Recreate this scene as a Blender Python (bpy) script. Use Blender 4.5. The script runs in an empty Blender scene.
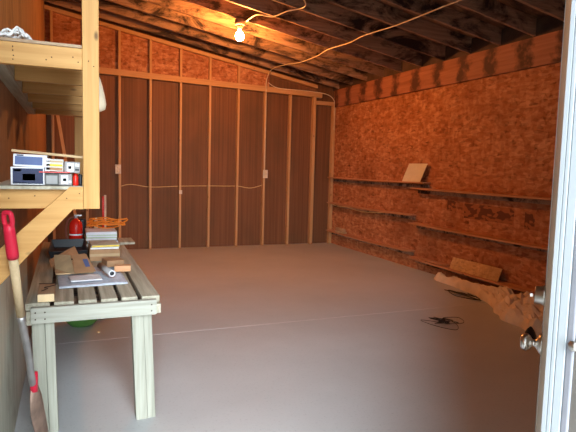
import bpy, bmesh, math, random
from mathutils import Vector, Matrix
from mathutils import noise as mnoise
random.seed(7)
scn = bpy.context.scene
COL = scn.collection
# ---------------------------------------------------------------- camera
H = 1.45
M = ((0.92298946, -0.38395275, 0.02589863), (0.0107423, 0.0929801, 0.99561002), (0.38467527, 0.91865934, -0.08994419))
cd = bpy.data.cameras.new('camera'); cam = bpy.data.objects.new('camera', cd); COL.objects.link(cam)
r, u, f = [Vector(v) for v in M]
cam.matrix_world = Matrix(((r.x, u.x, -f.x, 0), (r.y, u.y, -f.y, 0), (r.z, u.z, -f.z, H), (0, 0, 0, 1)))
cd.sensor_width = 36; cd.lens = 530.7 / 576 * 36; cd.clip_start = 0.02
scn.camera = cam
# ---------------------------------------------------------------- light
w = bpy.data.worlds.new('overcast_sky'); scn.world = w; w.use_nodes = True
bg = w.node_tree.nodes['Background']; bg.inputs[0].default_value = (0.84, 0.94, 1.0, 1); bg.inputs[1].default_value = 2.4
pl = bpy.data.lights.new('doorway_portal', 'AREA'); pl.shape = 'RECTANGLE'; pl.size = 1.05; pl.size_y = 3.15
pl.cycles.is_portal = True
po = bpy.data.objects.new('doorway_portal', pl); COL.objects.link(po); po.location = (0.30, 0.5, 1.5); po.rotation_euler = (math.pi / 2, 0, 0)
sl = bpy.data.lights.new('hazy_daylight', 'SUN'); sl.energy = 15.5; sl.angle = math.radians(50); sl.color = (0.80, 0.91, 1.0)
so = bpy.data.objects.new('hazy_daylight', sl); COL.objects.link(so); so.location = (0, -3, 3)
so.rotation_euler = Vector((0.25, 1.0, -0.36)).to_track_quat('-Z', 'Y').to_euler()
BULB = 1150.0
scn.view_settings.view_transform = 'Standard'; scn.view_settings.look = 'None'
scn.view_settings.exposure = 0.15; scn.view_settings.gamma = 1; scn.view_settings.use_curve_mapping = False

# ---------------------------------------------------------------- materials
def newmat(name, rough=0.6, metal=0.0, spec=0.3):
    m = bpy.data.materials.new(name); m.use_nodes = True
    nt = m.node_tree; b = nt.nodes['Principled BSDF']
    b.inputs['Roughness'].default_value = rough; b.inputs['Metallic'].default_value = metal
    b.inputs['Specular IOR Level'].default_value = spec
    return m, nt, b
def N(nt, t, **k):
    n = nt.nodes.new(t)
    for a, v in k.items():
        if a in n.inputs.keys(): n.inputs[a].default_value = v
        else: setattr(n, a, v)
    return n
def coords(nt, scale=(1, 1, 1), rot=(0, 0, 0), rnd=True):
    tc = N(nt, 'ShaderNodeTexCoord'); mp = N(nt, 'ShaderNodeMapping')
    mp.inputs['Scale'].default_value = scale; mp.inputs['Rotation'].default_value = rot
    src = tc.outputs['Object']
    if rnd:
        oi = N(nt, 'ShaderNodeObjectInfo'); ml = N(nt, 'ShaderNodeMath', operation='MULTIPLY'); ml.inputs[1].default_value = 37.0
        nt.links.new(oi.outputs['Random'], ml.inputs[0])
        ad = N(nt, 'ShaderNodeVectorMath', operation='ADD')
        nt.links.new(src, ad.inputs[0]); nt.links.new(ml.outputs[0], ad.inputs[1]); src = ad.outputs[0]
    nt.links.new(src, mp.inputs[0]); return mp.outputs[0]
def ramp(nt, src, stops):
    r_ = N(nt, 'ShaderNodeValToRGB'); cr = r_.color_ramp
    while len(cr.elements) < len(stops): cr.elements.new(0.5)
    for e, (p, c) in zip(cr.elements, stops): e.position = p; e.color = (*c, 1)
    nt.links.new(src, r_.inputs[0]); return r_.outputs[0]
def mix(nt, a, b, fac, mode='MIX'):
    m = N(nt, 'ShaderNodeMix', data_type='RGBA', blend_type=mode)
    if isinstance(fac, float): m.inputs[0].default_value = fac
    else: nt.links.new(fac, m.inputs[0])
    for s, i in ((a, 6), (b, 7)):
        if isinstance(s, tuple): m.inputs[i].default_value = (*s, 1)
        else: nt.links.new(s, m.inputs[i])
    return m.outputs[2]
def bump(nt, b, h, s=0.3, d=0.01):
    bn = N(nt, 'ShaderNodeBump'); bn.inputs['Strength'].default_value = s; bn.inputs['Distance'].default_value = d
    nt.links.new(h, bn.inputs['Height']); nt.links.new(bn.outputs[0], b.inputs['Normal'])
def wood(name, c1, c2, axis='x', stain=None, stain_amt=(0.5, 0.7), rough=0.65, knots=True, sc=1.0):
    m, nt, b = newmat(name, rough)
    s = [38 * sc] * 3; s['xyz'.index(axis)] = 1.6 * sc
    v = coords(nt, tuple(s))
    n1 = N(nt, 'ShaderNodeTexNoise', Scale=1.0, Detail=5.0, Roughness=0.6); nt.links.new(v, n1.inputs['Vector'])
    c = ramp(nt, n1.outputs[0], [(0.3, c1), (0.7, c2)])
    if knots:
        s2 = [9] * 3; s2['xyz'.index(axis)] = 4
        v2 = coords(nt, tuple(s2)); vo = N(nt, 'ShaderNodeTexVoronoi', Scale=1.0); nt.links.new(v2, vo.inputs['Vector'])
        k = ramp(nt, vo.outputs['Distance'], [(0.04, (1, 1, 1)), (0.10, (0, 0, 0))])
        c = mix(nt, c, tuple(x * 0.35 for x in c1), k)
    if stain:
        s3 = [3.5] * 3; s3['xyz'.index(axis)] = 1.6
        v3 = coords(nt, tuple(s3)); n3 = N(nt, 'ShaderNodeTexNoise', Scale=1.0, Detail=6.0, Roughness=0.7, Distortion=0.8); nt.links.new(v3, n3.inputs['Vector'])
        k = ramp(nt, n3.outputs[0], [(stain_amt[0], (0, 0, 0)), (stain_amt[1], (1, 1, 1))])
        c = mix(nt, c, stain, k)
    nt.links.new(c, b.inputs['Base Color']); bump(nt, b, n1.outputs[0], 0.25, 0.004)
    return m
def osb(name, cols, sc=1.0, stain=None):
    m, nt, b = newmat(name, 0.75)
    v = coords(nt, (1, 1, 1), rnd=False)
    nz = N(nt, 'ShaderNodeTexNoise', Scale=9.0 * sc, Detail=2.0); nt.links.new(v, nz.inputs['Vector'])
    sub = N(nt, 'ShaderNodeVectorMath', operation='MULTIPLY_ADD'); sub.inputs[1].default_value = (.03, .03, .03)
    nt.links.new(nz.outputs['Color'], sub.inputs[0]); nt.links.new(v, sub.inputs[2])
    out = None
    for i, (sv, ro) in enumerate((((15, 12, 38), (0.45, 0.3, 0.2)), ((26, 26, 15), (-0.4, 0.5, 0.7)), ((32, 18, 45), (-0.5, -0.3, -0.3)))):
        mp = N(nt, 'ShaderNodeMapping'); mp.inputs['Scale'].default_value = tuple(x * sc for x in sv); mp.inputs['Rotation'].default_value = ro
        nt.links.new(sub.outputs[0], mp.inputs[0])
        vo = N(nt, 'ShaderNodeTexVoronoi', Scale=1.0); nt.links.new(mp.outputs[0], vo.inputs['Vector'])
        sx = N(nt, 'ShaderNodeSeparateColor'); nt.links.new(vo.outputs['Color'], sx.inputs[0])
        c = ramp(nt, sx.outputs[0], [(0.0, cols[0]), (0.12, cols[1]), (0.6, cols[2]), (1.0, cols[3])])
        out = c if out is None else mix(nt, out, c, (0.5, 0.42, 0.28)[i])
        h = sx.outputs[0]
    n2 = N(nt, 'ShaderNodeTexNoise', Scale=1.1, Detail=3.0); nt.links.new(v, n2.inputs['Vector'])
    out = mix(nt, out, tuple(x * 0.55 for x in cols[1]), ramp(nt, n2.outputs[0], [(0.52, (0, 0, 0)), (0.75, (.6, .6, .6))]))
    nt.links.new(out, b.inputs['Base Color']); bump(nt, b, h, 0.3, 0.004)
    return m
def plain(name, c, rough=0.5, metal=0.0, var=0.12, sc=14.0, spec=0.35):
    m, nt, b = newmat(name, rough, metal, spec)
    v = coords(nt); n = N(nt, 'ShaderNodeTexNoise', Scale=sc, Detail=4.0); nt.links.new(v, n.inputs['Vector'])
    o = ramp(nt, n.outputs[0], [(0.3, tuple(x * (1 - var) for x in c)), (0.7, tuple(min(1, x * (1 + var)) for x in c))])
    nt.links.new(o, b.inputs['Base Color']); return m

PINE = wood('fresh_pine', (0.46, 0.225, 0.06), (0.60, 0.335, 0.11), 'x', rough=0.6)
PINEZ = wood('fresh_pine_upright', (0.46, 0.225, 0.06), (0.60, 0.335, 0.11), 'z', rough=0.6)
STUD = wood('stud_pine', (0.50, 0.27, 0.11), (0.62, 0.36, 0.16), 'z')
PLATE = wood('plate_pine', (0.50, 0.27, 0.11), (0.62, 0.36, 0.16), 'x')
RAFT = wood('weathered_rafter', (0.24, 0.14, 0.09), (0.44, 0.28, 0.18), 'x', stain=(0.03, 0.018, 0.015), stain_amt=(0.46, 0.60))
DECK = wood('weathered_deck', (0.16, 0.08, 0.045), (0.34, 0.18, 0.09), 'x', stain=(0.03, 0.018, 0.014), stain_amt=(0.45, 0.62), knots=False, sc=.5)
BENCH = wood('silvered_bench_wood', (0.28, 0.25, 0.18), (0.52, 0.48, 0.37), 'y', rough=0.8, knots=False)
BENCHX = wood('silvered_apron_wood', (0.27, 0.265, 0.215), (0.44, 0.43, 0.36), 'x', rough=0.8, knots=False)
BENCHZ = wood('silvered_leg_wood', (0.26, 0.255, 0.20), (0.42, 0.41, 0.335), 'z', rough=0.8, knots=False)
SHELFW = wood('brown_shelf_board', (0.42, 0.19, 0.085), (0.60, 0.30, 0.15), 'y', rough=0.7)
OSBR = osb(sc=0.85, name='warm_strand_board', cols=[(0.10, 0.03, 0.012), (0.31, 0.095, 0.035), (0.46, 0.17, 0.065), (0.68, 0.34, 0.16)])
OSBL = osb('offcut_strand_board', [(0.30, 0.15, 0.06), (0.56, 0.32, 0.13), (0.68, 0.42, 0.18), (0.8, 0.55, 0.28)], 1.5)
LEFTW = wood('old_brown_plywood', (0.26, 0.125, 0.06), (0.42, 0.23, 0.115), 'z', stain=(0.13, 0.05, 0.03), stain_amt=(0.5, 0.75), knots=False, sc=.6)
GREYP = wood('grey_streaked_panel', (0.46, 0.47, 0.38), (0.64, 0.64, 0.54), 'z', stain=(0.33, 0.28, 0.2), stain_amt=(0.5, 0.75), knots=False, sc=.6)
def back_mat():
    m, nt, b = newmat('brown_back_sheathing', 0.7)
    v = coords(nt, (45, 45, 0.5), rnd=False); n = N(nt, 'ShaderNodeTexNoise', Scale=1.0, Detail=4.0); nt.links.new(v, n.inputs['Vector'])
    c = ramp(nt, n.outputs[0], [(0.3, (0.15, 0.062, 0.026)), (0.7, (0.24, 0.105, 0.045))])
    v2 = coords(nt, (1.3, 1.3, 0.7), rnd=False); n2 = N(nt, 'ShaderNodeTexNoise', Scale=1.0, Detail=4.0); nt.links.new(v2, n2.inputs['Vector'])
    c = mix(nt, c, (0.10, 0.058, 0.028), ramp(nt, n2.outputs[0], [(0.45, (0, 0, 0)), (0.7, (.7, .7, .7))]))
    nt.links.new(c, b.inputs['Base Color']); return m
BACKM = back_mat()
def beam_mat():
    m, nt, b = newmat('patchy_header_beam', 0.65)
    v = coords(nt, (30, 1.5, 30), rnd=False); n = N(nt, 'ShaderNodeTexNoise', Scale=1.0, Detail=4.0); nt.links.new(v, n.inputs['Vector'])
    c = ramp(nt, n.outputs[0], [(0.3, (0.30, 0.11, 0.06)), (0.7, (0.44, 0.18, 0.10))])
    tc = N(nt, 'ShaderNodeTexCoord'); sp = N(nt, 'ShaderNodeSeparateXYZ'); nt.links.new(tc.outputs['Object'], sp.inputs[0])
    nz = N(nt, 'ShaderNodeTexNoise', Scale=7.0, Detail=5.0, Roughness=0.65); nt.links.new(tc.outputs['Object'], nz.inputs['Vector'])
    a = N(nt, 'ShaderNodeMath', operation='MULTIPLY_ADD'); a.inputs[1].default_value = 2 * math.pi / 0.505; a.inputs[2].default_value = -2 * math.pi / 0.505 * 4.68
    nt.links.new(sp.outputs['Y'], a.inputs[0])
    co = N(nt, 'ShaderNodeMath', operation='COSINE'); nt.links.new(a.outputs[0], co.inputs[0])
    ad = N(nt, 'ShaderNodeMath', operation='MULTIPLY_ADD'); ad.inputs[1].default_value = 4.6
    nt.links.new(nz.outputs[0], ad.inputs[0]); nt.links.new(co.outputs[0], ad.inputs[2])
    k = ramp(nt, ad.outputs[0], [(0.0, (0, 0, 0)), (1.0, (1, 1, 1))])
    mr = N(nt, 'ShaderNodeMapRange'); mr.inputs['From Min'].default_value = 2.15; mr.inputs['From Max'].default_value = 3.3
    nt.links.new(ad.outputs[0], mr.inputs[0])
    c = mix(nt, c, (0.09, 0.035, 0.025), mr.outputs[0])  # darker patches repeating along the beam
    nt.links.new(c, b.inputs['Base Color']); return m
BEAM = beam_mat()
def floor_mat():
    m, nt, b = newmat('smooth_concrete', 0.55, spec=0.3)
    v = coords(nt, rnd=False)
    n = N(nt, 'ShaderNodeTexNoise', Scale=0.8, Detail=7.0, Roughness=0.6); nt.links.new(v, n.inputs['Vector'])
    c = ramp(nt, n.outputs[0], [(0.3, (0.46, 0.463, 0.46)), (0.7, (0.55, 0.553, 0.548))])
    n2 = N(nt, 'ShaderNodeTexNoise', Scale=60.0, Detail=3.0); nt.links.new(v, n2.inputs['Vector'])
    c = mix(nt, c, (0.3, 0.29, 0.29), ramp(nt, n2.outputs[0], [(0.58, (0, 0, 0)), (0.8, (.5, .5, .5))]))
    nt.links.new(c, b.inputs['Base Color']); return m
FLOORM = floor_mat()
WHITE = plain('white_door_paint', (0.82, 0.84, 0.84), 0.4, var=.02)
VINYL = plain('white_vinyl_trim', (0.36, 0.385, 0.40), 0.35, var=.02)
SHADEP = plain('shaded_white_door_paint', (0.50, 0.50, 0.42), 0.45, var=.03)  # white door face, its shade put into the grey-green colour
STRIP = plain('weatherstrip_grey', (0.34, 0.34, 0.33), 0.6)
NICKEL = plain('satin_nickel', (0.62, 0.58, 0.53), 0.28, 1.0, .03)
STEEL = plain('worn_steel', (0.40, 0.38, 0.37), 0.42, 0.8, .2)
RUST = plain('rusty_steel', (0.30, 0.20, 0.15), 0.6, 0.5, .3)
RED = plain('red_plastic', (0.62, 0.02, 0.05), 0.35, var=.06)
REDP = plain('red_enamel', (0.66, 0.02, 0.01), 0.25, var=.04)
ASH = wood('shovel_shaft_wood', (0.50, 0.36, 0.20), (0.66, 0.50, 0.30), 'z', knots=False)
BLACK = plain('black_plastic', (0.018, 0.020, 0.024), 0.45)
NAVY = plain('navy_print', (0.012, 0.02, 0.07), 0.5)
LBLUE = plain('blue_print', (0.08, 0.12, 0.27), 0.5)
CARD = plain('brown_cardboard', (0.40, 0.22, 0.11), 0.8)
CARD2 = plain('pale_cardboard', (0.52, 0.36, 0.20), 0.8)
TAN = plain('tan_wood_strip', (0.50, 0.34, 0.18), 0.7)
PAPER = plain('white_paper', (0.74, 0.74, 0.76), 0.8, var=.05)
NEWS = plain('grey_newsprint', (0.52, 0.55, 0.62), 0.85, var=.15, sc=40)
CREAM = plain('cream_card', (0.74, 0.66, 0.46), 0.8, var=.04)
YELLOW = plain('yellow_print', (0.78, 0.56, 0.04), 0.6)
GREEN = plain('green_plastic', (0.08, 0.20, 0.04), 0.5)
GREENP = plain('green_print', (0.28, 0.50, 0.06), 0.6)
ORANGE = plain('orange_cord_jacket', (0.80, 0.22, 0.02), 0.5)
CORDW = plain('cream_cable_jacket', (0.72, 0.58, 0.38), 0.5)
CORDY = plain('yellow_cable_jacket', (0.60, 0.42, 0.18), 0.5)
WIREB = plain('dark_wire', (0.03, 0.022, 0.02), 0.4)
BOXP = plain('ivory_box_plastic', (0.70, 0.62, 0.48), 0.5)
KRAFT = plain('tan_kraft_paper', (0.78, 0.60, 0.42), 0.8, var=.12, sc=6)
RAGM = plain('white_rag_cloth', (0.85, 0.84, 0.82), 0.9, var=.1)
BAGM = plain('cream_bag_plastic', (0.72, 0.60, 0.42), 0.5)
INK = plain('dark_ink', (0.05, 0.018, 0.012), 0.8)
CERAM = plain('dark_lamp_holder', (0.16, 0.10, 0.08), 0.5)
BRICK = wood('orange_wood_block', (0.55, 0.26, 0.12), (0.68, 0.36, 0.19), 'x')
BLOCKT = wood('brown_block_wood', (0.34, 0.22, 0.13), (0.46, 0.32, 0.20), 'y')
ENDG = plain('pale_end_grain', (0.78, 0.58, 0.33), 0.7)
GRAVEL = plain('outside_concrete', (0.62, 0.61, 0.58), 0.8)
SIDING = plain('outside_siding', (0.6, 0.6, 0.58), 0.7)
def glass_mat():
    m, nt, b = newmat('storm_glass', 0.03); b.inputs['Base Color'].default_value = (0.75, 0.78, 0.77, 1)
    b.inputs['Transmission Weight'].default_value = 0.75; b.inputs['IOR'].default_value = 1.45; return m
GLASS = glass_mat()
def bulb_mat():
    m = bpy.data.materials.new('glowing_bulb'); m.use_nodes = True; nt = m.node_tree
    nt.nodes.clear(); e = nt.nodes.new('ShaderNodeEmission'); o = nt.nodes.new('ShaderNodeOutputMaterial')
    e.inputs[0].default_value = (1.0, 0.36, 0.085, 1); e.inputs[1].default_value = BULB; nt.links.new(e.outputs[0], o.inputs[0]); return m
BULBM = bulb_mat()

# ---------------------------------------------------------------- geometry helpers (world coordinates)
class MB:
    def __init__(s): s.v = []; s.f = []; s.mi = []; s.sm = []
    def add(s, vs, fs, mi=0, smooth=False):
        o = len(s.v); s.v += [Vector(p) for p in vs]
        for q in fs: s.f.append([i + o for i in q]); s.mi.append(mi); s.sm.append(smooth)
        return s
    def hexa(s, p, mi=0):          # p: 4 bottom then 4 top, each ring counter-clockwise
        return s.add(p, [(3, 2, 1, 0), (4, 5, 6, 7), (0, 1, 5, 4), (1, 2, 6, 5), (2, 3, 7, 6), (3, 0, 4, 7)], mi)
    def box(s, x0, x1, y0, y1, z0, z1, mi=0):
        return s.hexa([(x0, y0, z0), (x1, y0, z0), (x1, y1, z0), (x0, y1, z0), (x0, y0, z1), (x1, y0, z1), (x1, y1, z1), (x0, y1, z1)], mi)
    def obox(s, c, size, rot=(0, 0, 0), mi=0):
        from mathutils import Euler
        R = Euler(rot).to_matrix(); a, b, d = [x / 2 for x in size]; c = Vector(c)
        return s.hexa([c + R @ Vector(p) for p in ((-a, -b, -d), (a, -b, -d), (a, b, -d), (-a, b, -d), (-a, -b, d), (a, -b, d), (a, b, d), (-a, b, d))], mi)
    def prism(s, pts, axis, a, b, mi=0):      # polygon pts (2D) extruded along axis from a to b
        def P(p, t): return {'y': (p[0], t, p[1]), 'x': (t, p[0], p[1]), 'z': (p[0], p[1], t)}[axis]
        n = len(pts)
        return s.add([P(p, a) for p in pts] + [P(p, b) for p in pts], [tuple(range(n)), tuple(range(2 * n - 1, n - 1, -1))] + [(i, i + n, (i + 1) % n + n, (i + 1) % n) for i in range(n)], mi)
    def tube(s, pts, rad, n=8, mi=0, caps=True):
        pts = [Vector(p) for p in pts]; rs = rad if isinstance(rad, (list, tuple)) else [rad] * len(pts)
        vs = []; up = None
        for i, p in enumerate(pts):
            t = (pts[min(i + 1, len(pts) - 1)] - pts[max(i - 1, 0)])
            if t.length < 1e-9: t = Vector((0, 0, 1))
            t.normalize()
            if up is None: up = t.orthogonal().normalized()
            else:
                up = up - t * up.dot(t); up = up.normalized() if up.length > 1e-6 else t.orthogonal().normalized()
            bi = t.cross(up)
            for k in range(n):
                a = 2 * math.pi * k / n; vs.append(p + (up * math.cos(a) + bi * math.sin(a)) * rs[i])
        fs = [(i * n + k, i * n + (k + 1) % n, (i + 1) * n + (k + 1) % n, (i + 1) * n + k) for i in range(len(pts) - 1) for k in range(n)]
        if caps: fs += [tuple(range(n))[::-1], tuple(range((len(pts) - 1) * n, len(pts) * n))]
        return s.add(vs, fs, mi, True)
    def lathe(s, c, prof, axis=(0, 0, 1), n=24, mi=0):
        c = Vector(c); ax = Vector(axis).normalized()
        return s.tube([c + ax * h for _, h in prof], [max(r_, 1e-4) for r_, _ in prof], n, mi)
def spline(pts, k=8):
    pts = [Vector(p) for p in pts]; out = []
    P = [pts[0]] + pts + [pts[-1]]
    for i in range(1, len(P) - 2):
        for j in range(k):
            t = j / k; a, b, c, d = P[i - 1], P[i], P[i + 1], P[i + 2]
            out.append(.5 * ((2 * b) + (c - a) * t + (2 * a - 5 * b + 4 * c - d) * t * t + (3 * b - a - 3 * c + d) * t ** 3))
    out.append(pts[-1]); return out
def obj(name, mb, mats, parent=None, loc=None, bevel=0.0):
    base = Vector(loc) if loc is not None else (parent.location if parent and parent.type == 'EMPTY' else Vector((0, 0, 0)))
    wbase = base
    if parent is not None:
        wbase = parent['_w'] if '_w' in parent else parent.location; wbase = Vector(wbase)
    me = bpy.data.meshes.new(name); me.from_pydata([tuple(v - wbase) for v in mb.v], [], mb.f)
    for m in (mats if isinstance(mats, (list, tuple)) else [mats]): me.materials.append(m)
    for i, p in enumerate(me.polygons): p.material_index = mb.mi[i]; p.use_smooth = mb.sm[i]
    bm = bmesh.new(); bm.from_mesh(me); bmesh.ops.recalc_face_normals(bm, faces=bm.faces); bm.to_mesh(me); bm.free()
    o = bpy.data.objects.new(name, me); COL.objects.link(o)
    if parent is not None: o.parent = parent; o['_w'] = tuple(wbase)
    else: o.location = wbase; o['_w'] = tuple(wbase)
    if bevel:
        b = o.modifiers.new('bevel', 'BEVEL'); b.width = bevel; b.segments = 2; b.limit_method = 'ANGLE'
    return o
def thing(name, label, cat, loc, group=None):
    o = bpy.data.objects.new(name, None); COL.objects.link(o); o.location = loc; o.empty_display_size = .05; o['_w'] = tuple(loc)
    o['label'] = label; o['category'] = cat
    if group: o['group'] = group
    return o
def single(name, mb, mats, label, cat, loc, group=None, bevel=0.0):
    o = obj(name, mb, mats, None, loc, bevel); o['label'] = label; o['category'] = cat
    if group: o['group'] = group
    return o
def struct(name, mb, mats):
    o = obj(name, mb, mats); o['kind'] = 'structure'; return o
ORD = ['first', 'second', 'third', 'fourth', 'fifth', 'sixth', 'seventh', 'eighth', 'ninth', 'tenth', 'eleventh', 'twelfth', 'thirteenth', 'fourteenth']

# ---------------------------------------------------------------- room shell
XL, XR, YB, YF = -0.285, 4.80, 9.30, 0.66
def roofz(x): return 2.955 + 0.177 * (4.80 - x)
RD = 0.19
struct('floor', MB().box(XL, XR, YF - 0.1, YB, -0.12, 0, 0), FLOORM)
struct('trim_1', MB().box(XL + .02, XR - .02, 4.515, 4.523, 0, 0.0012), plain('pale_joint_filler', (0.58, 0.57, 0.58), 0.8))
t = struct('ground', MB().box(-6, 7, -8, YF - 0.1, -0.2, -0.12), GRAVEL)
zt = lambda x: roofz(x) + RD
struct('wall_back', MB().prism([(XL, 0), (XR, 0), (XR, zt(XR)), (XL, zt(XL))], 'y', YB, YB + .03), BACKM)
struct('wall_right', MB().box(XR, XR + .03, YF - .1, YB + .03, -.12, zt(XR)), OSBR)
struct('wall_left', MB().box(XL - .03, XL, YF - .1, YB + .03, -.12, zt(XL)), LEFTW)
struct('trim_2', MB().box(XL, XL + .012, 1.2, 4.3, 0, 0.93), GREYP)  # lower part of the left wall, paler and greyer than above
struct('ceiling', MB().hexa([(XL - .03, YF - .1, zt(XL - .03)), (XR + .03, YF - .1, zt(XR + .03)), (XR + .03, YB + .03, zt(XR + .03)), (XL - .03, YB + .03, zt(XL - .03)),
        (XL - .03, YF - .1, zt(XL) + .03), (XR + .03, YF - .1, zt(XR) + .02), (XR + .03, YB + .03, zt(XR) + .02), (XL - .03, YB + .03, zt(XL) + .03)]), DECK)
DX0, DX1, DZ = -0.20, 0.81, 3.05  # unseen opening made taller than the door, to let in more daylight
fw = MB()
fw.prism([(XL, -.12), (DX0, -.12), (DX0, zt(DX0)), (XL, zt(XL))], 'y', YF - .1, YF)
fw.prism([(DX1 + .0, -.12), (XR, -.12), (XR, zt(XR)), (DX1, zt(DX1))], 'y', YF - .1, YF)
fw.prism([(DX0, DZ), (DX1, DZ), (DX1, zt(DX1)), (DX0, zt(DX0))], 'y', YF - .1, YF)
struct('wall_front', fw, [SIDING])
# strand-board gable above the back plate
def plz(x): return 2.985 - 0.0245 * (x - .5)      # top of the back wall plate
struct('trim_3', MB().prism([(XL, plz(XL) - .02), (3.45, plz(3.45) - .02), (3.45, roofz(3.45) - .03), (XL, roofz(XL) - .03)], 'y', YB - .012, YB - .001), OSBR)
# door jamb (right) with its ribs, left jamb and head
dj = MB()
dj.box(.790, .86, .664, .672, -.1, 2.10)
dj.box(.7935, .86, .661, .664, -.1, 2.10)
dj.box(.790, .86, .655, .661, -.1, 2.10)
dj.box(.795, .86, .652, .655, -.1, 2.10)
dj.box(.791, .86, .637, .652, -.1, 2.10)
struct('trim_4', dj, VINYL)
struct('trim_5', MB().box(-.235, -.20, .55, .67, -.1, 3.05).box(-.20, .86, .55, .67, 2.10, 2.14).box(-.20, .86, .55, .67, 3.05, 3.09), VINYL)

# ---------------------------------------------------------------- back wall framing
bst = [-0.19, 0.31, 0.82, 1.315, 1.82, 2.33, 2.85, 3.36, 3.86, 4.35]
WHERE = ['hard against the left corner', 'half hidden behind the pale shelf post', 'just right of the shelf post, carrying the left outlet box', 'second right of the pale shelf post',
         'third right of the shelf post, with a small switch on it', 'fourth right of the shelf post', 'fifth right of the shelf post', 'sixth right of the shelf post, where the ceiling cable comes down',
         'next right of the cabled stud', 'wide double one before the low corner bay']
for i, x in enumerate(bst):
    wd = .038 if i < 9 else .06
    single('wall_stud', MB().box(x - wd / 2, x + wd / 2, YB - .085, YB - .001, 0, plz(x) - .095), STUD, 'tall back wall stud, ' + WHERE[i], 'stud', (x, YB - .045, 0), 'studs of the back wall')
single('wall_stud', MB().box(4.74, 4.795, YB - .085, YB - .001, 0, 2.66), STUD, 'pine corner stud where the back wall meets the strand board wall', 'stud', (4.77, YB - .045, 0), 'studs of the back wall')
single('corner_header', MB().box(4.38, 4.795, YB - .085, YB - .001, 2.66, 2.73), PLATE, 'short pine header over the low right corner bay of the back wall', 'beam', (4.58, YB - .045, 2.66))
for k, nm in ((0, 'upper pine top plate running along the back wall under the small gable studs'), (1, 'lower pine top plate resting on the tall back wall studs')):
    x0, x1 = XL + .002, 4.5
    z = lambda x: plz(x) - k * .048
    single('top_plate', MB().hexa([(x0, YB - .09, z(x0) - .047), (x1, YB - .09, z(x1) - .047), (x1, YB - .001, z(x1) - .047), (x0, YB - .001, z(x0) - .047),
        (x0, YB - .09, z(x0)), (x1, YB - .09, z(x1)), (x1, YB - .001, z(x1)), (x0, YB - .001, z(x0))]), PLATE, nm, 'beam', (2, YB - .05, z(2)))
x0, x1 = XL + .002, 4.40
rz = lambda x: roofz(x) - .005
single('rake_plate', MB().hexa([(x0, YB - .09, rz(x0) - .06), (x1, YB - .09, rz(x1) - .06), (x1, YB - .001, rz(x1) - .06), (x0, YB - .001, rz(x0) - .06),
        (x0, YB - .09, rz(x0)), (x1, YB - .09, rz(x1)), (x1, YB - .001, rz(x1)), (x0, YB - .001, rz(x0))]), PLATE, 'sloping pine plate along the top of the back gable', 'beam', (2, YB - .05, rz(2)))
GW = ['leftmost one beside the left wall', 'one hidden behind the tall shelf post', 'first one right of the tall shelf post', 'second one right of the tall shelf post', 'third one right of the tall shelf post', 'fourth one right of the shelf post', 'last and shortest one before the gable closes']
for i, x in enumerate(bst[:7]):
    single('gable_stud', MB().prism([(x - .019, plz(x - .019) + .0005), (x + .019, plz(x - .019) + .0005), (x + .019, rz(x + .019) - .061), (x - .019, rz(x - .019) - .061)], 'y', YB - .085, YB - .013), STUD,
           'short gable stud, ' + GW[i], 'stud', (x, YB - .045, plz(x)), 'short studs of the gable')

# ---------------------------------------------------------------- rafters and header beam
nr = 14
for k in range(nr):
    y = 9.045 - .505 * k
    rf = MB(); a, b = XL + .001, XR - .042
    rf.hexa([(a, y - .019, roofz(a)), (b, y - .019, roofz(b)), (b, y + .019, roofz(b)), (a, y + .019, roofz(a)),
             (a, y - .019, zt(a) - .002), (b, y - .019, zt(b) - .002), (b, y + .019, zt(b) - .002), (a, y + .019, zt(a) - .002)])
    extra = ', carrying the bare bulb' if k == 4 else ''
    single('roof_rafter', rf, RAFT, 'stained roof rafter, %s out from the back wall%s' % (ORD[k], extra), 'rafter', (2.2, y, roofz(2.2)), 'roof rafters')
struct('trim_6', MB().box(XR - .04, XR - .001, YF, YB - .002, 2.954, zt(XR) - .002), plain('eave_shade_strip', (0.07, 0.042, 0.03), .8, var=.4, sc=5))  # added strip, colour darkened to stand for shade between the rafter ends
single('header_beam', MB().box(XR - .04, XR - .001, 1.0, 9.21, 2.63, 2.953), BEAM, 'deep reddish header beam with dark patches above the strand board wall', 'beam', (4.78, 5, 2.63))

# ---------------------------------------------------------------- bare bulb
BX, BY = 2.17, 7.03
bz = roofz(BX)
t = thing('bare_bulb', 'lit bare light bulb in a dark holder under a roof rafter', 'light bulb', (BX, BY, bz))
obj('junction_box', MB().lathe((BX, BY, bz), [(.055, 0.0), (.07, -.01), (.07, -.075), (.06, -.08)], n=8), CERAM, t)
obj('socket', MB().lathe((BX, BY, bz), [(.045, -.08), (.04, -.10), (.032, -.115), (.028, -.14)]), CERAM, t)
obj('bulb', MB().lathe((BX, BY, bz), [(.018, -.138), (.022, -.155), (.040, -.175), (.054, -.20), (.058, -.228), (.051, -.258), (.029, -.28), (.001, -.287)], n=16), BULBM, t)

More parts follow.
